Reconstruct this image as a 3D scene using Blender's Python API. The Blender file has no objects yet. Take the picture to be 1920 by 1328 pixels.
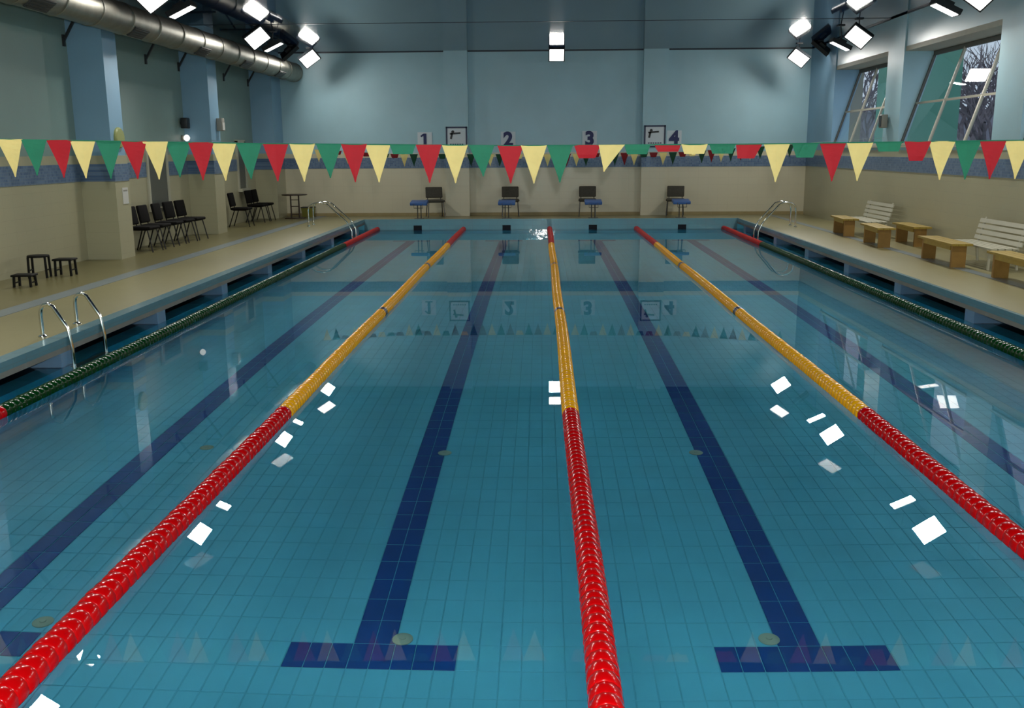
import bpy, bmesh, math, random
from mathutils import Vector, Matrix
random.seed(7)
S = bpy.context.scene
COL = S.collection
R = math.radians

# ------------------------------------------------------------------ camera
F_PX = 1792.4
CAM = Vector((-0.266, -2.917, 2.252))
YAW, PITCH, ROLL = 0.03046, -0.21014, -0.00624
def cam_basis():
    cy, sy, cp, sp = math.cos(YAW), math.sin(YAW), math.cos(PITCH), math.sin(PITCH)
    f = Vector((-sy*cp, cy*cp, sp)); r = Vector((cy, sy, 0)); u = r.cross(f)
    cr, sr = math.cos(ROLL), math.sin(ROLL)
    return r*cr + u*sr, u*cr - r*sr, f
CR, CU, CF = cam_basis()
cd = bpy.data.cameras.new('camera'); cam = bpy.data.objects.new('camera', cd); COL.objects.link(cam)
cd.sensor_width = 36; cd.lens = F_PX/1920*36; cd.clip_end = 300
M3 = Matrix((CR, CU, -CF)).transposed().to_4x4(); M3.translation = CAM
cam.matrix_world = M3
S.camera = cam
def project(p):
    d = Vector(p) - CAM; z = d.dot(CF)
    return 960 + F_PX*d.dot(CR)/z, 664 - F_PX*d.dot(CU)/z
def at(px, py, axis, val):                      # pixel -> point on a known plane
    d = CF + CR*((px-960)/F_PX) - CU*((py-664)/F_PX)
    t = (val - CAM[axis])/d[axis]
    return CAM + d*t

# ------------------------------------------------------------------ world, exposure
w = bpy.data.worlds.new('world'); S.world = w; w.use_nodes = True
bg = w.node_tree.nodes['Background']; bg.inputs[0].default_value = (.56, .64, .80, 1); bg.inputs[1].default_value = 1.1
S.view_settings.view_transform = 'Standard'; S.view_settings.look = 'None'
S.view_settings.gamma = 1; S.view_settings.exposure = 0.0; S.view_settings.use_curve_mapping = False
S.cycles.use_denoising = True; S.cycles.blur_glossy = 4.0
S.cycles.max_bounces = 8; S.cycles.transmission_bounces = 8; S.cycles.transparent_max_bounces = 8
S.cycles.sample_clamp_indirect = 12.0
LAMP_W = 50.0          # watts of each floodlight
fl_ = bpy.data.lights.new('camera_flash', 'POINT'); fl_.energy = 1250; fl_.shadow_soft_size = .03; fl_.color = (1., .97, .92)   # the photographer's flash, held just above the lens
flash = bpy.data.objects.new('camera_flash', fl_); COL.objects.link(flash); flash.location = CAM + Vector((.04, .05, .16))

# ------------------------------------------------------------------ materials
def mat(name, col, rough=.5, metal=0., spec=.5, noise=0., nscale=6., bump=0., bscale=40., coat=0., emis=None, estr=0.):
    m = bpy.data.materials.new(name); m.use_nodes = True
    nt = m.node_tree; b = nt.nodes['Principled BSDF']
    b.inputs['Roughness'].default_value = rough; b.inputs['Metallic'].default_value = metal
    b.inputs['Specular IOR Level'].default_value = spec; b.inputs['Coat Weight'].default_value = coat
    b.inputs['Base Color'].default_value = (*col, 1)
    if noise or bump:
        tc = nt.nodes.new('ShaderNodeTexCoord')
    if noise:
        n = nt.nodes.new('ShaderNodeTexNoise'); n.inputs['Scale'].default_value = nscale; n.inputs['Detail'].default_value = 4
        nt.links.new(tc.outputs['Object'], n.inputs['Vector'])
        r = nt.nodes.new('ShaderNodeValToRGB')
        r.color_ramp.elements[0].position = .3; r.color_ramp.elements[1].position = .7
        r.color_ramp.elements[0].color = (*[max(0, c*(1-noise)) for c in col], 1)
        r.color_ramp.elements[1].color = (*[min(1, c*(1+noise)) for c in col], 1)
        nt.links.new(n.outputs['Fac'], r.inputs['Fac']); nt.links.new(r.outputs['Color'], b.inputs['Base Color'])
    if bump:
        n2 = nt.nodes.new('ShaderNodeTexNoise'); n2.inputs['Scale'].default_value = bscale
        nt.links.new(tc.outputs['Object'], n2.inputs['Vector'])
        bp = nt.nodes.new('ShaderNodeBump'); bp.inputs['Strength'].default_value = bump; bp.inputs['Distance'].default_value = .01
        nt.links.new(n2.outputs['Fac'], bp.inputs['Height']); nt.links.new(bp.outputs['Normal'], b.inputs['Normal'])
    if emis:
        b.inputs['Emission Color'].default_value = (*emis, 1); b.inputs['Emission Strength'].default_value = estr
    return m

def tile_mat(name, c1, c2, grout, tw, th, axes, rough=.35, gap=.012, bump=.25, spec=.5, wobble=0.):
    """brick-texture tiling laid out in metres on the two given world axes"""
    m = bpy.data.materials.new(name); m.use_nodes = True
    nt = m.node_tree; b = nt.nodes['Principled BSDF']
    b.inputs['Roughness'].default_value = rough; b.inputs['Specular IOR Level'].default_value = spec
    g = nt.nodes.new('ShaderNodeNewGeometry'); sx = nt.nodes.new('ShaderNodeSeparateXYZ'); cx = nt.nodes.new('ShaderNodeCombineXYZ')
    nt.links.new(g.outputs['Position'], sx.inputs[0])
    nt.links.new(sx.outputs[axes[0]], cx.inputs[0]); nt.links.new(sx.outputs[axes[1]], cx.inputs[1])
    br = nt.nodes.new('ShaderNodeTexBrick'); br.offset = 0; br.squash = 1
    br.inputs['Scale'].default_value = 1; br.inputs['Brick Width'].default_value = tw; br.inputs['Row Height'].default_value = th
    br.inputs['Mortar Size'].default_value = gap/2; br.inputs['Mortar Smooth'].default_value = .2
    br.inputs['Color1'].default_value = (*c1, 1); br.inputs['Color2'].default_value = (*c2, 1); br.inputs['Mortar'].default_value = (*grout, 1)
    nt.links.new(cx.outputs[0], br.inputs['Vector']); nt.links.new(br.outputs['Color'], b.inputs['Base Color'])
    bp = nt.nodes.new('ShaderNodeBump'); bp.inputs['Strength'].default_value = bump; bp.inputs['Distance'].default_value = .004; bp.invert = True
    nt.links.new(br.outputs['Fac'], bp.inputs['Height'])
    last = bp
    if wobble:
        n = nt.nodes.new('ShaderNodeTexNoise'); n.inputs['Scale'].default_value = 9; n.inputs['Detail'].default_value = 1
        nt.links.new(g.outputs['Position'], n.inputs['Vector'])
        b2 = nt.nodes.new('ShaderNodeBump'); b2.inputs['Strength'].default_value = wobble; b2.inputs['Distance'].default_value = .02
        nt.links.new(n.outputs['Fac'], b2.inputs['Height']); nt.links.new(bp.outputs['Normal'], b2.inputs['Normal']); last = b2
    nt.links.new(last.outputs['Normal'], b.inputs['Normal'])
    return m

X_, Y_, Z_ = 'X', 'Y', 'Z'
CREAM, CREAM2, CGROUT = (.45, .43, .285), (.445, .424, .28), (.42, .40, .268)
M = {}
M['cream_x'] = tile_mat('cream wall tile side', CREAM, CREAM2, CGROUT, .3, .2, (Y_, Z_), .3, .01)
M['cream_y_lit'] = tile_mat('cream wall tile end lit by colour', (.62, .575, .42), (.615, .57, .415), (.585, .54, .395), .3, .2, (X_, Z_), .3, .01)  # same cream tile, colour lightened in place of stronger light on the end wall
M['band_x'] = tile_mat('blue mosaic side', (.07, .13, .25), (.15, .23, .36), (.18, .24, .30), .05, .05, (Y_, Z_), .3, .008)
M['band_y'] = tile_mat('blue mosaic end', (.07, .13, .25), (.15, .23, .36), (.18, .24, .30), .05, .05, (X_, Z_), .3, .008)
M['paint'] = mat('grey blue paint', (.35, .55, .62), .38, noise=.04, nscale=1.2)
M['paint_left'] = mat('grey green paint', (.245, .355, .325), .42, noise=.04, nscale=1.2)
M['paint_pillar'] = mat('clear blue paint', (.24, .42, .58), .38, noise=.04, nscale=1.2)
M['soffit'] = mat('beige plaster', (.42, .40, .31), .7, noise=.05)
M['ceiling'] = mat('navy stretch ceiling', (.012, .030, .078), .045, spec=.17)
M['seam'] = mat('ceiling seam', (.016, .028, .045), .4)
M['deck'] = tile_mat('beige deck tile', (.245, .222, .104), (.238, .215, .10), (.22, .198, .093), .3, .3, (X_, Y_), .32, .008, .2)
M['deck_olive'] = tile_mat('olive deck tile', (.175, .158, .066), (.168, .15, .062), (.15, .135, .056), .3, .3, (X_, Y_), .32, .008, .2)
M['deckline'] = tile_mat('grey blue deck tile', (.17, .215, .235), (.19, .235, .25), (.2, .22, .22), .15, .15, (X_, Y_), .3, .008, .2)
M['lip'] = tile_mat('pale blue lip tile', (.085, .20, .25), (.10, .22, .27), (.10, .18, .21), .25, .125, (Y_, Z_), .2, .006, .2)
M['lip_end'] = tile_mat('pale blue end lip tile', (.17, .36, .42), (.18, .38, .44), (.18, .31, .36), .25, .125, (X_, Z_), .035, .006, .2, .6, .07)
M['lipgrey'] = mat('grey concrete lip', (.17, .18, .165), .6, noise=.1)
M['pier'] = tile_mat('blue pier tile', (.13, .24, .38), (.15, .26, .40), (.17, .25, .34), .125, .125, (Y_, Z_), .25, .006, .2)
M['gutter'] = mat('shade-coloured gutter tile', (.012, .05, .10), .5, noise=.2)  # shadow of the recess put into the colour
M['black_tile'] = mat('black target tile', (.003, .006, .012), .5, spec=.2)
def tile_simple(name, col, var):
    m = bpy.data.materials.new(name); m.use_nodes = True
    nt = m.node_tree; b = nt.nodes['Principled BSDF']; b.inputs['Roughness'].default_value = .45
    g = nt.nodes.new('ShaderNodeNewGeometry')
    n = nt.nodes.new('ShaderNodeTexNoise'); n.inputs['Scale'].default_value = 2.2; n.inputs['Detail'].default_value = 3
    nt.links.new(g.outputs['Position'], n.inputs['Vector'])
    r = nt.nodes.new('ShaderNodeValToRGB'); r.color_ramp.elements[0].position = .3; r.color_ramp.elements[1].position = .7
    r.color_ramp.elements[0].color = (*[c*(1-var) for c in col], 1); r.color_ramp.elements[1].color = (*[c*(1+var) for c in col], 1)
    nt.links.new(n.outputs['Fac'], r.inputs['Fac']); nt.links.new(r.outputs['Color'], b.inputs['Base Color'])
    return m
M['tile'] = tile_simple('turquoise pool tile', (.15, .66, .86), .05)
M['navy'] = tile_simple('navy pool tile', (.001, .070, .32), .10)
M['grout'] = mat('pool grout', (.135, .60, .78), .7, noise=.08)
M['inlet'] = mat('pale plastic inlet', (.45, .55, .42), .5)
M['red'] = mat('red plastic float', (.42, .001, .002), .15, spec=.10)
M['yellow'] = mat('yellow plastic float', (.80, .37, .001), .18, spec=.10)
M['green'] = mat('green plastic float', (.001, .030, .005), .18, spec=.07)
M['blackf'] = mat('black plastic float', (.01, .008, .006), .3)
M['cable'] = mat('dark cable', (.03, .02, .02), .5)
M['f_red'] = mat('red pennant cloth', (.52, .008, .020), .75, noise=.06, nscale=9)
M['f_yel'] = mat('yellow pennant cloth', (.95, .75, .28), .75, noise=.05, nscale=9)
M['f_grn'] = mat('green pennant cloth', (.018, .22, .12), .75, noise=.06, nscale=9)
M['f_red_shade'] = mat('shade-coloured red pennant cloth', (.22, .006, .010), .8)  # same red cloth, darkened by colour where the flash does not reach
M['f_grn_shade'] = mat('shade-coloured green pennant cloth', (.006, .06, .025), .8)  # same green cloth, darkened by colour beyond the flash
M['string'] = mat('pale string', (.35, .42, .40), .6)
M['steel'] = mat('galvanised duct', (.30, .29, .24), .48, metal=1., noise=.12, nscale=5, bump=.1, bscale=12)
M['duct_vent'] = mat('dark vent grille', (.03, .035, .035), .5)
M['dark'] = mat('dark painted metal', (.018, .022, .026), .45)
M['chrome'] = mat('chrome tube', (.72, .72, .68), .12, metal=1.)
M['blackfab'] = mat('black upholstery', (.004, .0035, .003), .85, spec=.15, noise=.15, nscale=30)
M['greyfab'] = mat('charcoal upholstery', (.075, .07, .055), .8, spec=.2, noise=.12, nscale=30)
M['blacktube'] = mat('black tube', (.008, .007, .006), .4, spec=.25)
M['greytube'] = mat('grey tube', (.10, .10, .09), .35, metal=.5)
M['brown'] = mat('dark brown laminate', (.035, .020, .012), .4, noise=.15)
M['stool'] = mat('black stool wood', (.006, .006, .005), .6, spec=.2, noise=.1)
M['wood'] = mat('varnished pine', (.34, .235, .032), .5, noise=.14, nscale=7)
M['wood_end'] = mat('pine leg', (.30, .165, .035), .55, noise=.12, nscale=7)
M['white'] = mat('white painted wood', (.50, .49, .38), .45, noise=.03)
M['plastic_blue'] = mat('blue platform', (.05, .13, .36), .4, noise=.06)
M['sign'] = mat('white sign board', (.62, .68, .72), .5)
M['ink'] = mat('navy sign ink', (.010, .014, .10), .5)
M['frame'] = mat('navy sign frame', (.014, .025, .075), .4)
M['olive'] = mat('yellow green plastic', (.24, .23, .035), .45)
M['clock'] = mat('yellow green wall disc', (.33, .36, .13), .4)
M['paper'] = mat('white paper', (.62, .62, .58), .7)
M['grey_box'] = mat('grey plastic box', (.30, .29, .25), .5)
M['winframe'] = mat('window frame', (.42, .40, .31), .45)
M['winframe_dark'] = mat('dark window frame', (.09, .09, .075), .5)
M['doorgrey'] = mat('grey window panel', (.10, .11, .10), .35)
M['lens'] = mat('lamp lens', (.9, .9, .9), .3, emis=(1., .97, .93), estr=7.)
M['bulb'] = mat('white globe', (.9, .9, .88), .3, emis=(1., .97, .9), estr=1.2)
M['bark'] = mat('bare bark', (.20, .17, .19), .9, noise=.2)
M['snow'] = mat('pale frosty ground', (.36, .35, .38), .9, noise=.1, nscale=.4)
M['facade_g'] = mat('green facade plaster', (.10, .29, .21), .8, noise=.08, nscale=1)
M['facade_b'] = mat('beige facade plaster', (.30, .27, .20), .8, noise=.08, nscale=1)
M['facade_d'] = mat('grey far block', (.26, .26, .31), .8, noise=.08, nscale=1)

def water_mat():
    m = bpy.data.materials.new('pool water'); m.use_nodes = True
    nt = m.node_tree; nt.nodes.remove(nt.nodes['Principled BSDF']); out = nt.nodes['Material Output']
    fr = nt.nodes.new('ShaderNodeFresnel'); fr.inputs['IOR'].default_value = 1.333
    rf = nt.nodes.new('ShaderNodeBsdfRefraction'); rf.inputs['IOR'].default_value = 1.333; rf.inputs['Roughness'].default_value = 0
    rf.inputs['Color'].default_value = (.80, .96, 1, 1)
    gl = nt.nodes.new('ShaderNodeBsdfGlossy'); gl.inputs['Roughness'].default_value = 0
    mx = nt.nodes.new('ShaderNodeMixShader')
    nt.links.new(fr.outputs[0], mx.inputs[0]); nt.links.new(rf.outputs[0], mx.inputs[1]); nt.links.new(gl.outputs[0], mx.inputs[2])
    nt.links.new(mx.outputs[0], out.inputs[0])
    return m
M['water'] = water_mat()
def glass_mat():
    m = bpy.data.materials.new('window glass'); m.use_nodes = True
    nt = m.node_tree; nt.nodes.remove(nt.nodes['Principled BSDF']); out = nt.nodes['Material Output']
    fr = nt.nodes.new('ShaderNodeFresnel'); fr.inputs['IOR'].default_value = 1.5
    tr = nt.nodes.new('ShaderNodeBsdfTransparent'); tr.inputs['Color'].default_value = (.86, .93, .90, 1)
    gl = nt.nodes.new('ShaderNodeBsdfGlossy'); gl.inputs['Roughness'].default_value = .01
    mx = nt.nodes.new('ShaderNodeMixShader')
    nt.links.new(fr.outputs[0], mx.inputs[0]); nt.links.new(tr.outputs[0], mx.inputs[1]); nt.links.new(gl.outputs[0], mx.inputs[2])
    nt.links.new(mx.outputs[0], out.inputs[0])
    return m
M['glass'] = glass_mat()

# ------------------------------------------------------------------ mesh helpers
class MB:
    def __init__(s): s.v = []; s.f = []
    def add(s, vs, fs):
        o = len(s.v); s.v += [tuple(v) for v in vs]; s.f += [tuple(i+o for i in f) for f in fs]; return s
    def box(s, a, b):
        x0, y0, z0 = [min(a[i], b[i]) for i in range(3)]; x1, y1, z1 = [max(a[i], b[i]) for i in range(3)]
        return s.add([(x0,y0,z0),(x1,y0,z0),(x1,y1,z0),(x0,y1,z0),(x0,y0,z1),(x1,y0,z1),(x1,y1,z1),(x0,y1,z1)],
                     [(0,3,2,1),(4,5,6,7),(0,1,5,4),(1,2,6,5),(2,3,7,6),(3,0,4,7)])
    def obox(s, mtx, sx, sy, sz):
        h = [(-1,-1,-1),(1,-1,-1),(1,1,-1),(-1,1,-1),(-1,-1,1),(1,-1,1),(1,1,1),(-1,1,1)]
        return s.add([mtx @ Vector((x*sx/2, y*sy/2, z*sz/2)) for x, y, z in h],
                     [(0,3,2,1),(4,5,6,7),(0,1,5,4),(1,2,6,5),(2,3,7,6),(3,0,4,7)])
    def bar(s, p, q, wd, th, up=(0,0,1)):
        p, q = Vector(p), Vector(q); d = (q-p).normalized(); up = Vector(up)
        if abs(d.dot(up)) > .99: up = Vector((1,0,0))
        x = d.cross(up).normalized(); z = x.cross(d)
        m = Matrix((x, d, z)).transposed().to_4x4(); m.translation = (p+q)/2
        return s.obox(m, wd, (q-p).length, th)
    def tube(s, path, r, n=8, caps=True):
        path = [Vector(p) for p in path]; rings = []; rr = r if isinstance(r, (list, tuple)) else [r]*len(path)
        up = Vector((0,0,1)); t0 = (path[1]-path[0]).normalized()
        if abs(t0.dot(up)) > .95: up = Vector((1,0,0))
        x = t0.cross(up).normalized()
        for i, p in enumerate(path):
            t = (path[min(i+1, len(path)-1)] - path[max(i-1, 0)]).normalized()
            x = (x - t*x.dot(t)).normalized(); y = t.cross(x)
            rings.append([p + (x*math.cos(2*math.pi*k/n) + y*math.sin(2*math.pi*k/n))*rr[i] for k in range(n)])
        vs = [v for g in rings for v in g]; fs = []
        for i in range(len(path)-1):
            for k in range(n):
                a, b = i*n+k, i*n+(k+1) % n
                fs.append((a, b, b+n, a+n))
        if caps: fs += [tuple(range(n-1, -1, -1)), tuple(range((len(path)-1)*n, len(path)*n))]
        return s.add(vs, fs)
    def lathe(s, prof, n=24, c=(0,0,0), axis='Z', mod=None):
        vs = []; fs = []
        for r, h in prof:
            for k in range(n):
                a = 2*math.pi*k/n; q = r*(mod(k) if mod else 1)
                p = (q*math.cos(a), q*math.sin(a), h)
                if axis == 'Y': p = (p[0], p[2], -p[1])
                if axis == 'X': p = (p[2], p[0], p[1])
                vs.append((p[0]+c[0], p[1]+c[1], p[2]+c[2]))
        for i in range(len(prof)-1):
            for k in range(n):
                a, b = i*n+k, i*n+(k+1) % n
                fs.append((a, b, b+n, a+n))
        fs += [tuple(range(n-1, -1, -1)), tuple(range((len(prof)-1)*n, len(prof)*n))]
        return s.add(vs, fs)
    def quad(s, a, b, c, d): return s.add([a, b, c, d], [(0,1,2,3)])
    def mesh(s, name, m, smooth=False):
        me = bpy.data.meshes.new(name); me.from_pydata(s.v, [], s.f); me.update()
        bm = bmesh.new(); bm.from_mesh(me); bmesh.ops.recalc_face_normals(bm, faces=bm.faces); bm.to_mesh(me); bm.free()
        if m: me.materials.append(m)
        if smooth:
            me.polygons.foreach_set('use_smooth', [True]*len(me.polygons))
            me.set_sharp_from_angle(angle=R(40))
        return me
    def build(s, name, m, parent=None, smooth=False):
        return link(name, s.mesh(name, m, smooth), parent)

def link(name, me, parent=None, loc=None):
    o = bpy.data.objects.new(name, me); COL.objects.link(o)
    if parent: o.parent = parent
    if loc: o.location = loc
    return o
def tag(o, label=None, cat=None, group=None, kind=None):
    if label: o['label'] = label
    if cat: o['category'] = cat
    if group: o['group'] = group
    if kind: o['kind'] = kind
    return o
def empty(name, loc, rz=0.):
    o = bpy.data.objects.new(name, None); COL.objects.link(o); o.location = loc; o.rotation_euler = (0, 0, rz); o.empty_display_size = .1
    return o
def thing(name, loc, label, cat, group=None, rz=0.): return tag(empty(name, loc, rz), label, cat, group)
def copy_tree(o, parent=None):
    c = o.copy(); COL.objects.link(c); c.parent = parent
    for ch in [x for x in ALL_CHILDREN(o)]: copy_tree(ch, c)
    return c
def ALL_CHILDREN(o): return [x for x in bpy.data.objects if x.parent == o]
def rbox(name, sx, sy, sz, r, m, parent, mtx, seg=3):
    bm = bmesh.new(); bmesh.ops.create_cube(bm, size=1)
    bmesh.ops.scale(bm, vec=(sx, sy, sz), verts=bm.verts)
    bmesh.ops.bevel(bm, geom=list(bm.edges), offset=r, segments=seg, affect='EDGES', profile=.5)
    bm.transform(mtx); me = bpy.data.meshes.new(name); bm.to_mesh(me); bm.free()
    me.materials.append(m); me.polygons.foreach_set('use_smooth', [True]*len(me.polygons)); me.set_sharp_from_angle(angle=R(50))
    return link(name, me, parent)
def struct(o): o['kind'] = 'structure'; return o
T = Matrix.Translation
def RX(a): return Matrix.Rotation(a, 4, 'X')
def RY(a): return Matrix.Rotation(a, 4, 'Y')
def RZ(a): return Matrix.Rotation(a, 4, 'Z')

NUM = ('one', 'two', 'three', 'four'); ORD = ('first', 'second', 'third', 'fourth', 'fifth')
# ------------------------------------------------------------------ dimensions (metres, water level z = 0)
PX, PL, DEPTH, DK = 5.4, 25.0, 1.28, .30
WL, PF, WR, WF, WN, CZ = -8.72, -8.08, 7.72, 26.62, -6.0, 5.13
GUT = 6.0
PIERS_L = [1.75, 4.4, 7.07, 9.7, 12.35, 15.0, 17.65, 20.6, 23.9]
PIERS_R = [1.75, 4.4, 7.05, 9.7, 12.3, 14.9, 17.6, 20.4, 23.9]

# ------------------------------------------------------------------ deck
fl = MB()
fl.box((WL-.3, WN-.3, DK-.15), (-PX, WF+.3, DK)); fl.box((PX, WN-.3, DK-.15), (WR+.3, WF+.3, DK))
fl.box((-PX, PL, DK-.15), (PX, WF+.3, DK)); fl.box((-PX, WN-.3, DK-.15), (PX, 0, DK))
floor = struct(fl.build('floor', M['deck']))
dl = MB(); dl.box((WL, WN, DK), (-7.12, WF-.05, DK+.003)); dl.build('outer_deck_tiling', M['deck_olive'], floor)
dl = MB(); dl.box((-7.12, WN, DK), (-6.84, WF-.05, DK+.004))
dl.build('drain_strip', M['deckline'], floor)
dl = MB(); dl.box((6.56, WN, DK), (6.74, WF-.05, DK+.004)); dl.build('drain_strip', M['deckline'], floor)
# lip of the long sides
for sgn, top in ((-1, .16), (1, .05)):
    lip = MB(); lip.box((sgn*(PX+top), 0, DK-.09), (sgn*(PX-.012), PL, DK+.006)); lip.build('lip_tiling', M['lip'], floor)
    lg = MB(); lg.box((sgn*(PX+.02), 0, DK-.15), (sgn*(PX-.004), PL, DK-.09)); lg.build('lip_underside', M['lipgrey'], floor)
    for y in (PIERS_L if sgn < 0 else PIERS_R):
        p = MB(); p.box((sgn*(PX-.006), y-.14, -.06), (sgn*GUT, y+.14, DK-.15)); p.build('pier', M['pier'], floor)

# ------------------------------------------------------------------ pool basin
pb = MB()
pb.box((-GUT-.1, -.3, -DEPTH-.2), (GUT+.1, PL+.3, -DEPTH-.006))
pool_floor = struct(pb.build('pool_floor', M['grout']))
for sgn, nm in ((-1, 'pool_wall_left'), (1, 'pool_wall_right')):
    q = MB(); q.box((sgn*PX, 0, -DEPTH), (sgn*(PX+.25), PL, -.06)); pw = struct(q.build(nm, M['tile']))
    g = MB(); g.box((sgn*GUT, 0, -.4), (sgn*(GUT+.1), PL, DK-.15)); g.box((sgn*(PX+.25), 0, -.4), (sgn*GUT, PL, -.35)); g.build('gutter', M['gutter'], pw)
q = MB(); q.box((-GUT-.1, PL, -DEPTH), (GUT+.1, PL+.3, DK-.15)); pfar = struct(q.build('pool_wall_far', M['tile']))
q = MB(); q.box((-PX, PL-.012, -.5), (PX, PL+.02, DK+.004)); q.build('lip_tiling', M['lip_end'], pfar)
q = MB(); q.box((-GUT-.1, -.3, -DEPTH), (GUT+.1, 0, DK-.15)); struct(q.build('pool_wall_near', M['tile']))
for x in (-3.84, -1.25, 1.25, 3.82):
    q = MB(); q.box((x-.12, PL-.02, -.13), (x+.12, PL-.01, .125)); q.build('target_tile', M['black_tile'], pfar)

# tiles of the basin floor: 0.125 x 0.25 m, joints recessed
TW, TL, J, TH = .125, .25, .0024, .003
def tile_geo(mb, x0, y0, z):
    a, b, c, d = x0+J, y0+J, x0+TW-J, y0+TL-J; e = .003
    mb.add([(a,b,z-TH),(c,b,z-TH),(c,d,z-TH),(a,d,z-TH),(a+e,b+e,z),(c-e,b+e,z),(c-e,d-e,z),(a+e,d-e,z)],
           [(4,5,6,7),(0,1,5,4),(1,2,6,5),(2,3,7,6),(3,0,4,7)])
def is_navy(ix, iy):
    x, y = (ix+.5)*TW, (iy+.5)*TL
    for c in (-3.75, -1.25, 1.25, 3.75):
        if abs(x-c) < .125 and 2.0 < y < 23.0: return True
        if abs(x-c) < .5 and (2.0 < y < 2.25 or 22.75 < y < 23.0): return True
    return False
nx = int(PX/TW) + 1
cells = {True: [], False: []}
for ix in range(-nx, nx):
    for iy in range(0, int(PL/TL)):
        x, y = (ix+.5)*TW, (iy+.5)*TL
        if abs(x) > PX: continue
        px, py = project((x, y, -.62))
        vis = -20 < px < 1940 and py < 1345
        cells[is_navy(ix, iy)].append((0 if vis else 1, math.hypot(x-CAM.x, y-CAM.y), ix, iy))
for navy, nm, rest in ((False, 'tile', 'tile_field'), (True, 'lane_marking_tile', 'lane_marking_field')):
    mt = M['navy'] if navy else M['tile']
    one = MB(); tile_geo(one, -TW/2, -TL/2, 0); me = one.mesh(nm, mt)
    lst = sorted(cells[navy]); fld = MB()
    for k, (_, _, ix, iy) in enumerate(lst):
        if k < 300: link(nm, me, pool_floor, ((ix+.5)*TW, (iy+.5)*TL, -DEPTH))
        else: tile_geo(fld, ix*TW, iy*TL, -DEPTH)
    tag(fld.build(rest, mt, pool_floor), kind='stuff')
for x, y, wh in ((-1.09, 2.30, 'two stripe at its crossbar'), (1.09, 2.32, 'three stripe at its crossbar'), (-1.13, 5.32, 'two stripe, well past its crossbar'), (1.13, 5.34, 'three stripe, well past its crossbar'), (-3.30, 2.36, 'one stripe at its crossbar'), (-3.32, 5.38, 'one stripe, well past its crossbar')):
    t = thing('floor_inlet', (x, y, -DEPTH), 'pale round inlet cover beside the lane ' + wh, 'inlet cover', 'inlet covers in the pool bottom')
    MB().lathe([(.062, 0), (.062, .008), (.045, .016), (.02, .017)], 20).build('cover', M['inlet'], t, True)
    MB().lathe([(.02, .016), (.018, .022), (.004, .023)], 12).build('cap', M['inlet'], t, True)

# water
wm = MB(); wm.quad((-GUT, 0, 0), (GUT, 0, 0), (GUT, PL, 0), (-GUT, PL, 0))
water = wm.build('pool_water', M['water'])
tag(water, 'calm clear turquoise water filling the swimming pool', 'water', kind='stuff')
if water.data.polygons[0].normal.z < 0: water.data.flip_normals()

# ------------------------------------------------------------------ walls
LOW, B0, B1 = 2.20, 1.735, 2.05
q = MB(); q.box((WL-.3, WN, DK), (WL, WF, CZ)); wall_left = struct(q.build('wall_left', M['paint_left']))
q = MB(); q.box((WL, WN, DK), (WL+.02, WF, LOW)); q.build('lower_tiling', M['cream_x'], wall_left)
q = MB(); q.box((WL, WN, B0), (WL+.03, WF, B1)); q.build('tile_band', M['band_x'], wall_left)
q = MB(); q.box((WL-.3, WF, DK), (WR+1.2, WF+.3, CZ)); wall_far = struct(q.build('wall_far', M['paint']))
q = MB(); q.box((WL, WF-.02, DK), (WR, WF, LOW-.02)); q.build('lower_tiling', M['cream_y_lit'], wall_far)
q = MB(); q.box((WL, WF-.03, B0), (WR, WF, B1)); q.build('tile_band', M['band_y'], wall_far)
PIL = [(3.9, 4.65), (9.3, 10.05), (14.68, 15.25), (20.15, 20.8), (25.62, WF)]
for y0, y1 in PIL:
    q = MB(); q.box((WL, y0, DK), (PF, y1, CZ)); pl = q.build('pillar', M['paint_pillar'], wall_left)
    yb = min(y1+.02, WF)
    q = MB(); q.box((WL, y0-.015, DK), (PF+.015, yb, LOW)); q.build('pillar_tiling', M['cream_x'], pl)
    q = MB(); q.box((WL, y0-.025, B0), (PF+.025, yb, B1)); q.build('pillar_band', M['band_x'], pl)
for x0, x1 in ((-3.13, -2.43), (2.77, 3.50)):
    q = MB(); q.box((x0, WF-.22, DK), (x1, WF, CZ)); pl = q.build('pillar', M['paint'], wall_far)
    q = MB(); q.box((x0-.015, WF-.235, DK), (x1+.015, WF, LOW-.02)); q.build('pillar_tiling', M['cream_y_lit'], pl)
    q = MB(); q.box((x0-.02, WF-.245, B0), (x1+.02, WF, B1)); q.build('pillar_band', M['band_y'], pl)
q = MB(); q.box((WL, WF-.04, DK), (WR, WF, DK+.09)); struct(q.build('baseboard_far', mat('ochre skirting', (.32, .25, .11), .5, noise=.08)))
q = MB(); q.box((WL-.3, WN-.3, DK), (WR+.3, WN, CZ)); struct(q.build('wall_near', M['paint']))
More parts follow.
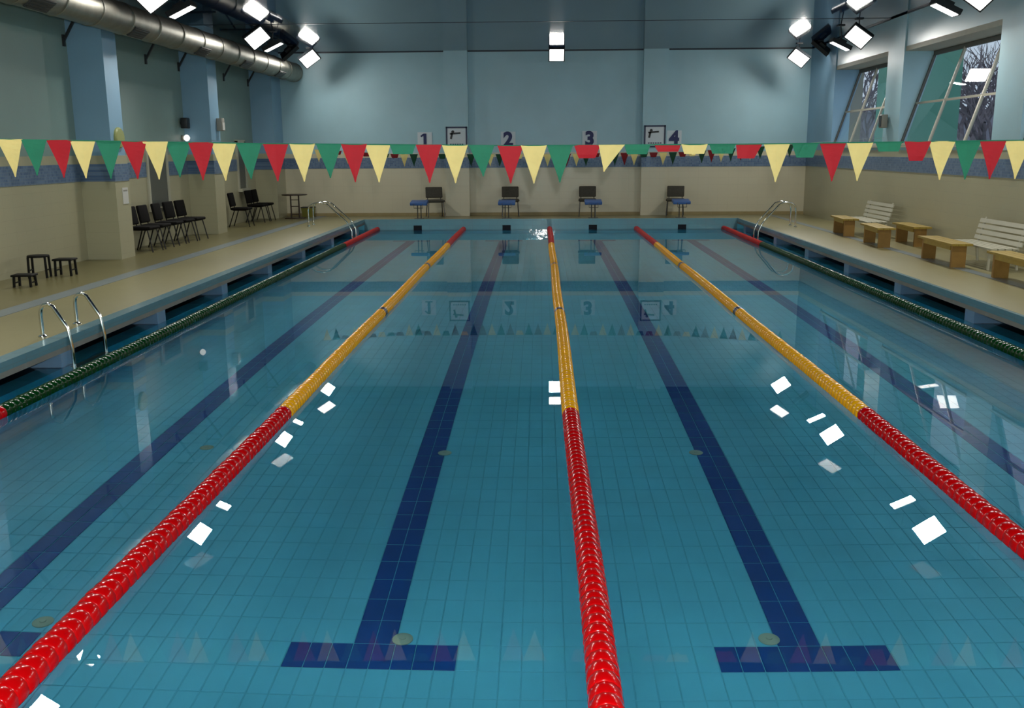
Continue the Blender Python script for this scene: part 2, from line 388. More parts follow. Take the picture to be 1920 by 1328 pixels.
# right wall with leaning windows between columns
SILL, WTOP, LEAN = 2.30, 4.32, .62
COLS = [(24.15, WF), (19.15, 20.15), (13.6, 14.62), (8.0, 9.0)]
q = MB(); q.box((WR, WN, DK), (WR+.3, WF, SILL))
q.box((WR, WN, SILL), (WR+.3, COLS[-1][0], CZ)); q.box((WR, WN, WTOP+.1), (WR+.12, WF, CZ))
wall_right = struct(q.build('wall_right', M['paint']))
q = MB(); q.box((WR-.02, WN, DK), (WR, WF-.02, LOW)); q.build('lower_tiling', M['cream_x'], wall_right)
q = MB(); q.box((WR-.03, WN, B0), (WR, WF-.02, B1)); q.build('tile_band', M['band_x'], wall_right)
for y0, y1 in COLS:
    sec = [(WR-.03, SILL-.1), (WR+.12, SILL-.1), (WR+.12, SILL), (WR+.12+LEAN, WTOP+.1), (WR+.12+LEAN, CZ), (WR-.03, CZ)]; n_ = len(sec)
    q = MB(); q.add([(x, y0, z) for x, z in sec] + [(x, y1, z) for x, z in sec], [tuple(range(n_)), tuple(range(2*n_-1, n_-1, -1))] + [(i, (i+1) % n_, (i+1) % n_+n_, i+n_) for i in range(n_)]); q.build('column', M['paint_pillar'] if y0 > 24 else M['paint'], wall_right)
bays = [(COLS[i+1][1], COLS[i][0]) for i in range(len(COLS)-1)]
for n, (y0, y1) in enumerate(bays):
    # soffit and outer skin above the glass
    q = MB(); q.box((WR, y0, WTOP), (WR+.14+LEAN, y1, WTOP+.1)); q.build('soffit', M['soffit'], wall_right)
    wroot = struct(empty('window_%d' % (n+1), (WR, (y0+y1)/2, SILL)))
    o = lambda x, y, z: (x-WR, y-(y0+y1)/2, z-SILL)
    def fr(nm, p, qq, wd, th, mt=M['winframe']):
        b = MB(); b.bar(o(*p), o(*qq), wd, th, up=(0,1,0)); return b.build(nm, mt, wroot)
    A = lambda y, s: (WR+.03+LEAN*s, y, SILL + (WTOP-SILL)*s)
    q = MB(); q.box(o(WR-.06, y0, SILL-.04), o(WR+.16, y1, SILL)); q.build('window_sill', M['soffit'], wroot)
    ys = [y0+.03, y0+(y1-y0)*.28, y0+(y1-y0)*.655, y1-.03]
    for i, y in enumerate(ys): fr('mullion', A(y, 0), A(y, .985), .05, .05, M['winframe_dark'] if i in (0, 3) else M['winframe'])
    fr('frame_rail', A(y0, .015), A(y1, .015), .05, .06); fr('frame_rail', A(y0, .975), A(y1, .975), .09, .06, M['winframe_dark'])
    fr('transom', A(y0, .45), A(y1, .45), .045, .05)
    for i in range(3):
        for s0, s1 in ((.02, .43), (.47, .965)):
            b = MB(); b.quad(o(*A(ys[i]+.02, s0)), o(*A(ys[i+1]-.02, s0)), o(*A(ys[i+1]-.02, s1)), o(*A(ys[i]+.02, s1)))
            pn = b.build('pane', M['glass'], wroot)
            if pn.data.polygons[0].normal.x > 0: pn.data.flip_normals()
# ceiling
q = MB(); q.box((WL-.3, WN-.3, CZ), (WR+1.2, WF+.3, CZ+.2)); ceiling = struct(q.build('ceiling', M['ceiling']))
for y in (20.1, 14.1, 8.1):
    q = MB(); q.box((WL, y-.015, CZ-.006), (WR, y+.015, CZ)); q.build('ceiling_seam', M['seam'], ceiling)
q = MB(); q.box((WL, WF-.03, CZ-.022), (WR, WF, CZ)); q.box((WR-.03, WN, CZ-.03), (WR, WF, CZ)); struct(q.build('trim_1', M['seam']))
# narrow windows in the left bays
for n, (ya, yb, z0) in enumerate(((17.75, 18.75, 1.08), (24.0, 24.6, 1.25))):
    r = struct(empty('window_%d' % (n+4), (WL, (ya+yb)/2, z0)))
    h = (yb-ya)/2
    MB().box((.0, -h, .0), (.035, h, 1.25)).build('pane', M['doorgrey'], r)
    MB().box((0, -h-.09, -.09), (.14, h+.09, -.01)).build('window_sill', M['white'], r)
    for s in (-1, 1): MB().box((0, s*h, -.01), (.06, s*(h+.09), 1.3)).build('window_frame', M['white'], r)
    MB().box((0, -h-.09, 1.25), (.06, h+.09, 1.33)).build('window_frame', M['white'], r)

# ------------------------------------------------------------------ outside
q = MB(); q.box((9.2, 2, -1.6), (60, 75, -1.5)); struct(q.build('ground', M['snow']))
def block(name, label, x0, x1, y0, y1, h, mt):
    t = thing(name, ((x0+x1)/2, (y0+y1)/2, -1.5), label, 'building')
    a, b = (x1-x0)/2, (y1-y0)/2
    MB().box((-a, -b, 0), (a, b, h)).build('wall', mt, t)
    MB().box((-a-.15, -b-.15, h), (a+.15, b+.15, h+.2)).build('roof', M['facade_d'], t)
block('beige_building', 'plain beige building outside the slanted window near the end wall', 10.6, 12.6, 37, 43, 9.5, M['facade_b'])
block('green_building', 'plain green building seen through the large slanted window', 12.3, 13.95, 31, 34.4, 10, M['facade_g'])
block('grey_building', 'long low grey block behind the bare trees outside', 12, 48, 62, 68, 6.0, M['facade_d'])
def tree(x, y, hgt, seed, label):
    rnd = random.Random(seed); t = thing('bare_tree', (x, y, -1.5), label, 'tree', 'bare trees outside the windows')
    tr = MB(); br = MB()
    def grow(p, d, ln, r, lv):
        q = p + d*ln; mid = p + d*ln*.5 + Vector((rnd.uniform(-1,1), rnd.uniform(-1,1), 0))*ln*.06
        (tr if lv < 2 else br).tube([p, mid, q], [r, r*.85, r*.68], 5 if lv < 3 else 3, False)
        if lv >= 6: return
        for k in range(3 if lv < 5 else 2):
            a = rnd.uniform(0, 6.28); sp = rnd.uniform(.35, .8)
            n = (d + Vector((math.cos(a), math.sin(a), rnd.uniform(-.2, .4)))*sp).normalized()
            grow(p + d*ln*rnd.uniform(.6, 1), n, ln*rnd.uniform(.62, .82), r*.62, lv+1)
    grow(Vector((0,0,0)), Vector((rnd.uniform(-.05,.05), rnd.uniform(-.05,.05), 1)), hgt*.27, hgt*.022, 0)
    tr.build('trunk', M['bark'], t); br.build('branches', M['bark'], t)
for k, (x, y, h) in enumerate(((16.2, 47.5, 12), (20.4, 45.0, 12.5), (17.6, 36.8, 10.5), (27.5, 50, 13), (24.0, 38.0, 11))):
    tree(x, y, h, 20+k, 'bare winter tree in the row before the grey block outside')

# ------------------------------------------------------------------ lane ropes
PITCH_F, NF = .085, 293
prof = [(.030, -.0415), (.070, -.0415), (.0742, -.035), (.0755, 0), (.0742, .035), (.070, .0415), (.030, .0415)]
fm = {}
for c in ('red', 'yellow', 'green', 'blackf'):
    fm[c] = MB().lathe(prof, 24, axis='Y', mod=lambda k: 1.0 if k % 2 else .965).mesh('float', M[c], False)
    fm[c].polygons.foreach_set('use_smooth', [True]*len(fm[c].polygons))
def rope(x, kind, label):
    t = thing('lane_rope', (x, 0, .022), label, 'lane rope', 'lane ropes across the pool')
    MB().tube([(0, .0, 0), (0, PL-.0, 0)], .008, 6).build('cable', M['cable'], t)
    rnd = random.Random(int(x*10))
    for i in range(NF):
        y = .06 + i*PITCH_F
        if kind == 'y': c = 'yellow' if 5 < y < 20 else 'red'
        else: c = 'green' if 5.0 < y < 20 else 'red'
        if kind == 'y' and (abs(y-10.3) < .09 or abs(y-15.75) < .09): c = 'blackf'
        link('float', fm[c], t, (.006*math.sin(y*.9+x), y, rnd.uniform(-.003, .003))).rotation_euler = (0, rnd.uniform(0, .3), 0)
rope(-5.0, 'g', 'green lane rope with red ends beside the deck with black chairs')
rope(-2.5, 'y', 'yellow lane rope with red ends between lanes one and two')
rope(0.0, 'y', 'yellow lane rope with red ends between lanes two and three')
rope(2.5, 'y', 'yellow lane rope with red ends between lanes three and four')
rope(5.0, 'g', 'green lane rope with red ends beside the deck with wooden benches')

# ------------------------------------------------------------------ pennant strings
def flag_mesh(wd, h, k=1., skew=0., seed=0, tipfrac=0.04):
    """k: visible length fraction (below 1 the cloth is folded back behind itself); thin closed cloth"""
    rnd = random.Random(seed); n = 8; rows = []
    a1, a2 = rnd.uniform(-.02, .02), rnd.uniform(0, 6)
    for i in range(n+1):
        s = i/n; u = s/k; tri = abs(((u+1) % 2) - 1) if k < 1 else u
        if k < 1: tri = 1-abs((u % 2)-1)
        z = -h*k*tri if k < 1 else -h*s
        layer = int(u) if k < 1 else 0
        y = .006*layer + a1*s + .006*math.sin(a2+4*s)
        half = wd/2*max(1-s, tipfrac); cx = skew*s*wd
        rows.append([(cx-half, y, z), (cx, y+.006*math.sin(a2*2+3*s), z), (cx+half, y, z)])
    vs = []; fs = []; th = .0025
    for off in (0, th):
        for r in rows: vs += [(p[0], p[1]+off, p[2]) for p in r]
    m = (n+1)*3
    for i in range(n):
        for j in range(2):
            a = i*3+j; fs.append((a, a+1, a+4, a+3)); fs.append((a+m, a+3+m, a+4+m, a+1+m))
        for j, rv in ((0, 0), (2, 1)):
            a = i*3+j; fs.append((a, a+3, a+3+m, a+m) if rv == 0 else (a, a+m, a+3+m, a+3))
    for j in range(2):
        fs.append((j, j+m, j+1+m, j+1)); b = n*3+j; fs.append((b, b+1, b+1+m, b+m))
    b = MB(); b.add(vs, fs); return b
def string_z(x, pts):
    for (xa, za), (xb, zb) in zip(pts, pts[1:]):
        if xa <= x <= xb: t = (x-xa)/(xb-xa); return za + (zb-za)*t
    return pts[0][1] if x < pts[0][0] else pts[-1][1]
FC = {'R': 'f_red', 'Y': 'f_yel', 'G': 'f_grn'}
NEAR = [('Y',20,1,0),('G',65,.95,0),('R',112,1,0),('Y',156,1,0),('G',204,1,0),('R',252,1,0),('Y',292,1,0),('G',334,.93,0),('R',377,1,0),('Y',419,1,0),
 ('G',467,.95,0),('R',517,1,0),('Y',567,1,0),('G',617,.9,0),('R',664,1,0),('Y',708,1,0),('G',755,.31,0),('R',804,1,0),('Y',853,1,0),('G',903,.82,.05),
 ('R',957,1,0),('Y',1001,1,0),('G',1050,.98,0),('R',1101,.36,0),('Y',1147,.7,-.28),('G',1195,.25,0),('R',1252,.22,.1),('Y',1302,.30,0),('G',1355,.28,0),
 ('R',1405,.38,-.3),('Y',1457,1,0),('G',1510,.42,0),('R',1562,1,0),('Y',1612,1,0),('G',1666,.28,.05),('R',1720,.5,0),('Y',1766,1,0),('G',1815,1,0),('R',1862,1,0),('Y',1908,1,0)]
NZ = [(WL+.02, 2.46), (-4.7, 2.365), (-2.58, 2.318), (-.5, 2.288), (1.39, 2.288), (3.58, 2.305), (WR-.02, 2.40)]
pen = thing('pennant_line', (0, 5.0, 0), 'string of large red, yellow and green pennants over the near pool water', 'pennants')
MB().tube([(x, 0, z) for x, z in NZ], .005, 6).build('string', M['f_grn'], pen)
near = []
for c, px, k, sk in NEAR:
    near.append((at(px, 273, 1, 5.0).x, c, k, sk))
xs = near[0][0]; order = 'RYG'
for i in range(1, 4): near.append((xs-.205*i, order[(order.index('Y')-i) % 3], 1, 0))
xs = near[39][0]
for i in range(1, 9): near.append((xs+.21*i, order[(order.index('Y')+i) % 3], 1, 0))
for i, (x, c, k, sk) in enumerate(near):
    b = flag_mesh(.212, .305, k, sk, i) if k >= .99 or sk != 0 and k > .6 else flag_mesh(.212, .305, min(k, .94), sk, i)
    if k > .6 and k < .99: b = flag_mesh(.212, .305*k, 1., sk, i)
    o = b.build('pennant', M[FC[c]], pen); o.location = (x, 0, string_z(x, NZ)+.002)
FZ = [(PF+.03, 2.52), (-5.6, 2.30), (-3.76, 2.18), (0, 2.16), (3.1, 2.19), (5.76, 2.36), (WR-.04, 2.48)]
pen2 = thing('pennant_line', (0, 20.0, 0), 'string of red, yellow and green pennants before the end wall, shade coloured into red and green', 'pennants')
MB().tube([(x, 0, z) for x, z in FZ], .005, 6).build('string', M['string'], pen2)
rnd = random.Random(5); x = -5.5; i = 0
while x < 5.6:
    k = rnd.choice([1, 1, 1, 1, 1, .35, .45])
    b = flag_mesh(.20, .29, k, 0, 100+i)
    o = b.build('pennant', M[('f_red_shade', 'f_yel', 'f_grn_shade')[(i+1) % 3]], pen2); o.location = (x, 0, string_z(x, FZ)+.002)
    x += .225; i += 1

# ------------------------------------------------------------------ floodlights
def area(name, parent, w_, h_, watts, col=(1., .965, .90)):
    l = bpy.data.lights.new(name, 'AREA'); l.shape = 'RECTANGLE'; l.size = w_; l.size_y = h_; l.energy = watts; l.color = col; l.spread = R(140)
    o = bpy.data.objects.new(name, l); COL.objects.link(o); o.parent = parent; return o
def flood(loc, n, label, group, watts=LAMP_W, wd=.46, hd=.36, spread=112):
    """floodlight at loc whose lens looks along n; local -Z is the beam"""
    n = Vector(n).normalized(); t = thing('floodlight', loc, label, 'light', group)
    zc = -n; xa = Vector((0, 1, 0)).cross(zc).normalized(); ya = zc.cross(xa)
    m = Matrix((xa, ya, zc)).transposed().to_4x4()
    MB().obox(m @ T((0,0,.05)), wd+.06, hd+.06, .10).build('housing', M['dark'], t)
    MB().obox(m @ T((0,0,.13)), .18, .14, .08).build('ballast', M['dark'], t)
    MB().obox(m @ T((0,0,-.004)), wd, hd, .008).build('lens', M['lens'], t)
    dz = CZ - loc[2]
    b = MB(); b.tube([m @ Vector((0, 0, .12)), (0, 0, dz-.02)], .014, 6); b.build('bracket', M['dark'], t)
    b = MB(); b.box((-.08, -.08, dz-.02), (.08, .08, dz)); b.build('mount_plate', M['dark'], t)
    a = area('beam', t, wd, hd, watts); a.data.spread = R(spread); a.matrix_local = m @ T((0, 0, -.02))
for sx, X, lab in ((1, -6.84, 'left'), (-1, 6.98, 'right')):
    side = 'along the silver duct' if sx > 0 else 'along the slanted windows'
    for y, od in zip((2.2, 8.1, 14.05, 20.15, 25.3), ('fifth', 'fourth', 'third', 'second', 'first')):
        zz = 4.83 if sx > 0 else 4.73
        flood((X, y, zz), (.42*sx, -.75, -.62), ('big square floodlight %s, %s from the end wall' % (side, od)) if y < 25 else ('square white floodlight by the end wall at the end of the duct' if sx > 0 else 'square white floodlight by the end wall, window side corner'), 'tilted square floodlights ' + side)
        if y < 25:
            flood((X+.05*sx, y+1.2, zz-.08), (.42*sx, .02, -.9), 'flat slim floodlight %s, beside the big lamp %s from the end wall' % (side, od), 'flat floodlights ' + side, LAMP_W*1.35, .44, .26, 180)
for x in (-6.84, 6.98):  # added pair of lamps, only there to brighten the end wall
    flood((-7.22 if x < 0 else 7.38, 24.7, 4.95), (-.5 if x > 0 else .5, .55, -.62), 'added flat floodlight washing the end wall, ' + ('at the duct end' if x < 0 else 'at the window side'), 'added floodlights at the end wall', LAMP_W*.27, .50, .30)
flood((.2, 25.8, 4.92), (0, -.8, -.6), 'square white floodlight in the middle of the end wall ceiling', None, LAMP_W, .40, .36)

# ------------------------------------------------------------------ duct
DX, DZ_, DR = -7.64, 4.56, .27
d = thing('air_duct', (DX, 0, DZ_), 'long round silver ventilation duct along the top of the wall', 'duct')
yy = WN+.1
q = MB(); pf = []
nseg = 27; ends = WF-.06
for i in range(nseg):
    y0 = yy + (ends-yy)*i/nseg; y1 = yy + (ends-yy)*(i+1)/nseg
    pf += [(DR, y0), (DR, y1-.06), (DR+.012, y1-.05), (DR+.012, y1-.01)]
q.lathe([(DR*.4, yy)] + pf + [(DR, ends), (DR*.4, ends)], 28, axis='Y'); q.build('pipe', M['steel'], d, True)
for y in (8.1, 11.4, 14.85, 18.2, 21.3, 24.4):
    a = R(-52); c = Vector((math.cos(a)*DR, y, math.sin(a)*DR)); m = T(c) @ RY(-a-R(0))
    q = MB(); q.obox(T(c) @ RY(-a), .03, .62, .22); g = q.build('vent_grille', M['duct_vent'], d)
    for kk in range(4):
        q = MB(); q.obox(T(c) @ RY(-a) @ T((.018, 0, -.075+.05*kk)), .012, .6, .012); q.build('vent_slat', M['dark'], g)
for y in (8.1, 11.5, 14.55, 18.15, 20.05, 23.3, 25.45):
    q = MB(); q.bar((WL-DX+.02, y, 4.2-DZ_), (WL-DX+.42, y, .28), .045, .04); q.bar((WL-DX, y, .29), (-.1, y, .29), .04, .04)
    q.box((WL-DX, y-.03, 4.10-DZ_), (WL-DX+.035, y+.03, 4.3-DZ_)); q.build('wall_bracket', M['dark'], d)

# ------------------------------------------------------------------ chairs
def chair(fab, tube, label, group, boxy=False):
    t = thing('chair', (0,0,0), label, 'chair', group)
    rbox('seat', .46, .44, .06, .028, fab, t, T((0, 0, .445)))
    rbox('backrest', .44, .05, .34 if not boxy else .30, .024 if boxy else .024, fab, t, T((0, .235, .665)) @ RX(R(-10)))
    for sx in (-1, 1):
        MB().tube([(sx*.19, -.15, .42), (sx*.215, -.24, .0)], .0125, 8).build('leg', tube, t, True)
        MB().tube([(sx*.19, .12, .42), (sx*.215, .27, .0)], .0125, 8).build('leg', tube, t, True)
        MB().tube([(sx*.19, -.15, .415), (sx*.19, .16, .415), (sx*.17, .22, .46), (sx*.17, .245, .60)], .0125, 8).build('frame_tube', tube, t, True)
    MB().tube([(-.19, -.13, .41), (.19, -.13, .41)], .011, 8).build('cross_tube', tube, t, True)
    MB().tube([(-.19, .12, .41), (.19, .12, .41)], .011, 8).build('cross_tube', tube, t, True)
    return t
c0 = chair(M['blackfab'], M['blacktube'], 'black upholstered chair in the row of five between the wall pillars', 'row of five black chairs')
spots = []
row5 = [16.15, 16.77, 17.5, 18.15, 18.75]
for i, y in enumerate(row5):
    c = c0 if i == 0 else copy_tree(c0); c.location = (-8.22, y, DK); c.rotation_euler = (0, 0, R(90 + (i % 3 - 1)*3)); c.scale = (1.07, 1.07, 1.07)
    c['label'] = 'black upholstered chair, %s of the row of five from the pillar with the notice' % ORD[i]
    if i == 4: c.location = (-8.19, y, DK); c.rotation_euler = (0, 0, R(86))
for x, y, a, lab in ((-8.22, 22.55, 92, 'black upholstered chair on its own just past the tiled pillar'), (-8.25, 24.15, 88, 'black upholstered chair of the pair near the table, farther from the table'), (-8.25, 24.75, 90, 'black upholstered chair of the pair near the table, right beside it')):
    c = copy_tree(c0); c.location = (x, y, DK); c.rotation_euler = (0, 0, R(a)); c['label'] = lab
    c['group'] = 'pair of black chairs by the table' if 'pair' in lab else 'black chairs past the pillar'
g0 = chair(M['greyfab'], M['greytube'], 'charcoal chair against the end wall below the number 1', 'charcoal chairs behind the starting blocks', True)
for i, (x, a) in enumerate(((-3.42, 14), (-1.17, 3), (1.14, -3), (3.74, -10))):
    c = g0 if i == 0 else copy_tree(g0); c.location = (x, 26.0 if i in (0, 3) else 26.15, DK); c.rotation_euler = (0, 0, R(a)); c.scale = (1.16, 1.1, 1.08)
    c['label'] = 'charcoal chair against the end wall below the number ' + NUM[i]

# ------------------------------------------------------------------ starting blocks
b0 = thing('starting_block', (0,0,0), 'x', 'starting block', 'blue starting blocks')
MB().box((-.14, -.12, 0), (.14, .12, .012)).build('base_plate', M['greytube'], b0)
for sx in (-1, 1): MB().tube([(sx*.05, 0, .01), (sx*.05, 0, .44)], .016, 8).build('post', M['greytube'], b0, True)
MB().bar((-.16, 0, .42), (.16, 0, .42), .06, .03).build('cross_bar', M['dark'], b0)
rbox('platform', .50, .46, .09, .02, M['plastic_blue'], b0, T((0, .03, .46)) @ RX(R(7)))
MB().tube([(-.13, -.20, .44), (-.13, -.23, .32), (.13, -.23, .32), (.13, -.20, .44)], .010, 6).build('grip_bar', M['greytube'], b0, True)
for i, x in enumerate((-3.82, -1.25, 1.27, 3.82)):
    c = b0 if i == 0 else copy_tree(b0); c.location = (x, 25.30, DK)
    c['label'] = 'blue-topped starting block at the pool end of lane ' + NUM[i]

# ------------------------------------------------------------------ signs on the end wall
def text_mesh(s, size, ext, m, bold=.012):
    cu = bpy.data.curves.new('t', 'FONT'); cu.body = s; cu.size = size; cu.extrude = ext; cu.align_x = 'CENTER'; cu.align_y = 'CENTER'; cu.offset = bold
    o = bpy.data.objects.new('t', cu); COL.objects.link(o)
    dg = bpy.context.evaluated_depsgraph_get(); me = bpy.data.meshes.new_from_object(o.evaluated_get(dg))
    bpy.data.objects.remove(o); me.materials.clear(); me.materials.append(m); return me
for i, x in enumerate((-3.76, -1.24, 1.21, 3.74)):
    t = thing('lane_number_sign', (x, WF, 2.56), 'small pale sign with navy number %s on the end wall' % ('one', 'two', 'three', 'four')[i], 'sign', 'lane number signs')
    MB().box((-.22, -.02, -.24), (.22, 0, .24)).build('board', M['sign'] if i == 0 else M['sign'], t)
    if i == 0:
        q = MB(); q.box((-.04, -.03, -.2), (.05, -.02, .2)); q.bar((-.03, -.025, .175), (-.12, -.025, .11), .01, .05); q.box((-.11, -.03, -.205), (.12, -.02, -.165)); q.build('numeral', M['ink'], t)
    else:
        o = link('numeral', text_mesh(str(i+1), .56, .006, M['ink'], .026), t); o.location = (0, -.026, 0); o.rotation_euler = (R(90), 0, 0)
for x, lab in ((-2.78, 'navy-framed pictogram board on the pillar between numbers one and two'), (3.135, 'navy-framed pictogram board on the pillar between numbers three and four')):
    t = thing('pictogram_board', (x, WF-.22, 2.63), lab, 'sign', 'framed pictogram boards')
    MB().box((-.31, -.02, -.31), (.31, 0, .31)).build('board', M['sign'], t)
    f = MB()
    for a, b in (((-.32, -.32), (-.275, .32)), ((.275, -.32), (.32, .32)), ((-.32, .275), (.32, .32)), ((-.32, -.32), (.32, -.275))): f.box((a[0], -.03, a[1]), (b[0], 0, b[1]))
    f.build('frame', M['frame'], t)
    p = MB(); p.lathe([(.045, -.024), (.045, -.02)], 12, (-.11, 0, .17), 'Y')
    p.bar((-.2, -.022, .11), (.12, -.022, .135), .006, .05); p.bar((-.13, -.022, .13), (-.17, -.022, -.04), .006, .06)
    p.build('pictogram', M['dark'], t)
    p = MB()
    for kk in range(6): p.box((-.2+.07*kk, -.024, -.21), (-.15+.07*kk, -.02, -.18))
    p.build('caption', M['frame'], t)

# ------------------------------------------------------------------ ladders
def ladder(name, loc, sgn, back, gap, reach, top, label):
    t = thing('pool_ladder', loc, label, 'ladder', 'chrome pool ladders')
    for s in (-1, 1):
        y = s*gap/2; pts = [(-sgn*0, y, 0)]
        n = 10; pts = [(0, y, 0), (0, y, top*.62)]
        for k in range(1, n+1):
            a = math.pi*k/n; pts.append((-sgn*(reach*.28*(1-math.cos(a)))/2*1.0, y, top*.62 + math.sin(a*.5)*top*.38 if k <= n/2 else top*.62+top*.38*math.sin(a*.5+0)))
        pts = [(0, y, 0), (0, y, top*.7), (-sgn*.03*reach, y, top*.86), (-sgn*.14*reach, y, top*.97), (-sgn*.30*reach, y, top), (-sgn*.45*reach, y, top*.93), (-sgn*reach*.9, y, .10), (-sgn*reach, y, -.12), (-sgn*reach, y, -1.25)]
        MB().tube(pts, .021, 10).build('rail', M['chrome'], t, True)
        MB().lathe([(.05, 0), (.05, .012), (.024, .03)], 14, (0, y, 0)).build('flange', M['chrome'], t, True)
    for k in range(3):
        z = -.45-.27*k
        MB().box((-sgn*reach-.04, -gap/2, z-.012), (-sgn*reach+.04, gap/2, z+.012)).build('step', M['white'], t)
    return t
ladder('l', (-6.42, 22.75, DK), -1, 0, .55, 1.14, .62, 'chrome pool ladder beside the brown table corner')
ladder('l', (6.20, 21.95, DK), 1, 0, .5, .92, .62, 'chrome pool ladder on the deck near the white bench')
ladder('l', (-5.66, 7.5, DK), -1, 0, .78, .31, .36, 'chrome pool ladder on the deck near the black stools')

# ------------------------------------------------------------------ stools, table, bin
def stool(x, y, w_, h_, a, label, round_=False):
    t = thing('stool', (x, y, DK), label, 'stool', None, a)
    if round_: MB().lathe([(w_/2-.01, h_-.03), (w_/2, h_-.02), (w_/2, h_-.004), (w_/2-.006, h_)], 24).build('seat', M['stool'], t, True)
    else: rbox('seat', w_, w_*.85, .03, .008, M['stool'], t, T((0, 0, h_-.015)), 2)
    q = w_*.38
    for sx in (-1, 1):
        for sy in (-1, 1):
            MB().bar((sx*q, sy*q*.8, h_-.02), (sx*q*1.06, sy*q*.86, 0), .03, .03).build('leg', M['stool'], t)
    for sx in (-1, 1): MB().bar((sx*q*1.02, -q*.8, h_*.35), (sx*q*1.02, q*.8, h_*.35), .018, .018).build('stretcher', M['stool'], t)
stool(-7.96, 11.05, .30, .19, .1, 'lowest of the three small black stools by the tiled wall')
stool(-8.28, 12.1, .33, .36, .2, 'tallest of the three small black stools by the tiled wall', True)
stool(-7.98, 12.35, .31, .28, .05, 'middle-height small black stool by the tiled wall')
t = thing('cafe_table', (-7.55, 25.55, DK), 'dark brown pedestal table in the corner by the end wall', 'table')
MB().lathe([(.36, .685), (.375, .69), (.375, .71), (.365, .715)], 32).build('tabletop', M['brown'], t, True)
for s in (-1, 1): MB().tube([(s*.12, 0, .02), (s*.12, 0, .69)], .022, 8).build('post', M['brown'], t, True)
for z in (.12, .36, .55): MB().tube([(-.12, 0, z), (.12, 0, z)], .012, 6).build('rung', M['brown'], t, True)
rbox('base', .56, .34, .03, .01, M['brown'], t, T((0, 0, .015)), 2)
t = thing('crate', (-7.35, 26.35, DK), 'yellow-green plastic crate with dark lid behind the brown table', 'crate')
q = MB(); q.add([(-.15,-.12,0),(.15,-.12,0),(.15,.12,0),(-.15,.12,0),(-.19,-.15,.27),(.19,-.15,.27),(.19,.15,.27),(-.19,.15,.27)], [(0,3,2,1),(4,5,6,7),(0,1,5,4),(1,2,6,5),(2,3,7,6),(3,0,4,7)]); q.build('body', M['olive'], t)
MB().box((-.2, -.16, .27), (.2, .16, .30)).build('lid', M['dark'], t)

# ------------------------------------------------------------------ wooden benches and white benches
def wbench(x, y, ln, label, a=0.):
    t = thing('wooden_bench', (x, y, DK), label, 'bench', 'low pine benches', a)
    for s in (-1, 0, 1): MB().box((s*.118-.056, -ln/2, .365), (s*.118+.056, ln/2, .40)).build('plank', M['wood'], t)
    for s in (-1, 1):
        MB().box((-.115, s*(ln/2-.13)-.03, .0), (.115, s*(ln/2-.13)+.03, .365)).build('leg', M['wood_end'], t)
    for s in (-1, 1): MB().box((s*.11-.015, -ln/2+.19, .285), (s*.11+.015, ln/2-.19, .36)).build('apron', M['wood'], t)
wbench(6.72, 19.45, 1.25, 'short pine bench standing nearest to the chrome ladder', R(-4))
wbench(6.62, 16.95, 1.35, 'pine bench between the white bench and the pool edge', R(-4))
wbench(7.38, 17.15, 1.35, 'pine bench against the tiled wall between the two white benches', R(-2))
wbench(6.68, 13.8, 1.6, 'pine bench at the pool side of the deck below the large window', R(-2))
wbench(6.72, 11.1, 1.7, 'pine bench in front of the white bench farthest from the ladder', R(-2))
def white_bench(x, y, ln, label):
    t = thing('white_bench', (x, y, DK), label, 'bench', 'white slatted benches', R(-90))
    for k in range(4): MB().box((-ln/2, -.26+.115*k, .335), (ln/2, -.165+.115*k, .36)).build('seat_slat', M['white'], t)
    for k in range(4):
        z = .415+.095*k; m = T((0, .225+.024*k, z)) @ RX(R(-14)); MB().obox(m, ln, .022, .072).build('back_slat', M['white'], t)
    for s in (-1, 1):
        xx = s*(ln/2-.14)
        MB().bar((xx, -.22, .33), (xx, -.22, 0), .035, .035).build('leg', M['white'], t)
        MB().bar((xx, .20, .33), (xx, .24, 0), .035, .035).build('leg', M['white'], t)
        MB().bar((xx, -.26, .325), (xx, .24, .325), .035, .03).build('seat_rail', M['white'], t)
        MB().bar((xx, .215, .32), (xx, .335, .76), .04, .025, (0,1,0)).build('back_post', M['white'], t)
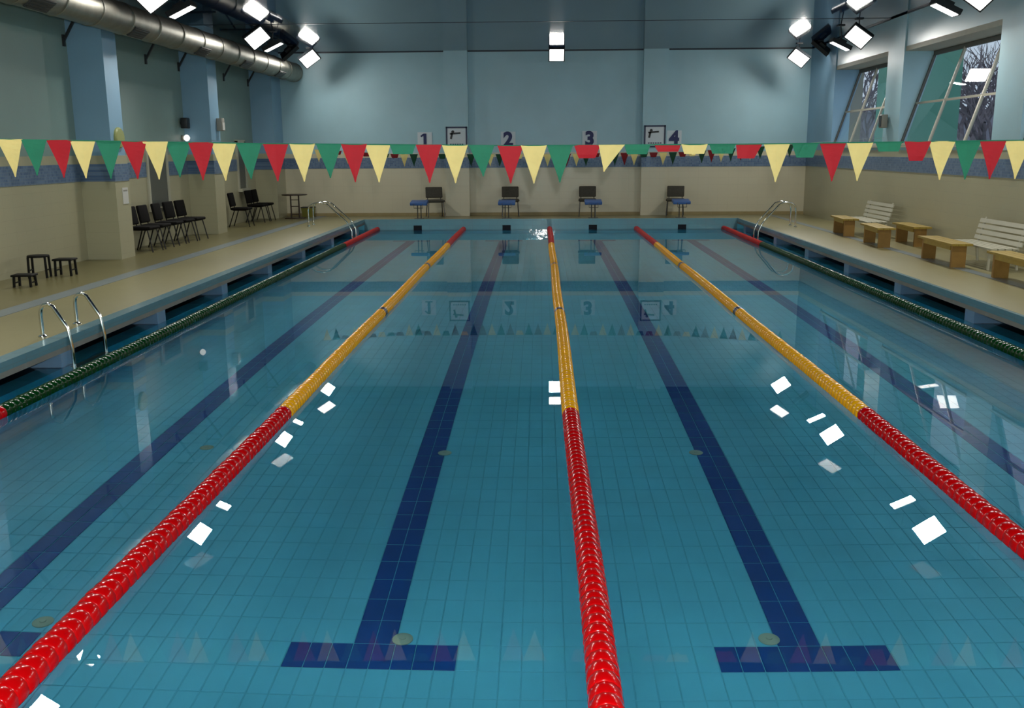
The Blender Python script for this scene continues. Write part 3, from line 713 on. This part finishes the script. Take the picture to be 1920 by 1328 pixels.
white_bench(7.18, 19.35, 1.7, 'white slatted bench with backrest near the chrome ladder')
white_bench(7.2, 13.45, 1.7, 'white slatted bench with backrest below the large slanted window')

# ------------------------------------------------------------------ small things on walls
t = thing('wall_disc', (PF+.0, 15.0, 2.52), 'round yellow-green disc on the front of a pillar', 'clock')
MB().lathe([(.19, 0), (.19, .03), (.17, .05)], 24, axis='X').build('rim', M['clock'], t, True)
MB().lathe([(.155, .045), (.155, .052)], 24, axis='X').build('face', M['clock'], t, True)
t = thing('wall_speaker', (WL, 19.95, 2.92), 'small black box speaker high on the side wall', 'speaker')
rbox('cabinet', .16, .2, .24, .02, M['dark'], t, T((.11, 0, 0)), 2); MB().box((0, -.03, -.03), (.04, .03, .03)).build('mount', M['dark'], t)
t = thing('wall_lamp', (WL, 19.95, 2.58), 'small white globe lamp below the black speaker', 'lamp')
MB().lathe([(.06, 0), (.06, .04), (.035, .06)], 16, axis='X').build('mount', M['grey_box'], t, True)
MB().lathe([(.02, -.075), (.055, -.05), (.075, 0), (.055, .05), (.02, .075)], 16, (.12, 0, 0)).build('globe', M['bulb'], t, True)
t = thing('junction_box', (PF, 20.66, 2.9), 'beige box with grey flap on a pillar corner', 'box')
rbox('case', .14, .2, .3, .012, M['grey_box'], t, T((.07, 0, 0)), 2); MB().box((.135, -.08, -.13), (.15, .08, .05)).build('cover', M['paper'], t)
t = thing('notice', (PF+.016, 15.05, 1.46), 'small white notice on the tiled pillar', 'notice')
MB().box((0, -.12, -.15), (.008, .12, .15)).build('sheet', M['paper'], t); MB().box((.008, -.09, .08), (.010, .09, .11)).build('heading', M['grey_box'], t)
t = thing('wall_speaker', (WR-.03, 19.9, 2.85), 'dark and beige box speaker on the column between the windows', 'speaker')
rbox('cabinet', .14, .18, .3, .015, M['grey_box'], t, T((-.09, 0, 0)), 2); MB().box((-.17, -.07, -.12), (-.155, .07, .12)).build('grille', M['dark'], t)
MB().box((-.03, -.03, -.03), (0, .03, .03)).build('mount', M['dark'], t)
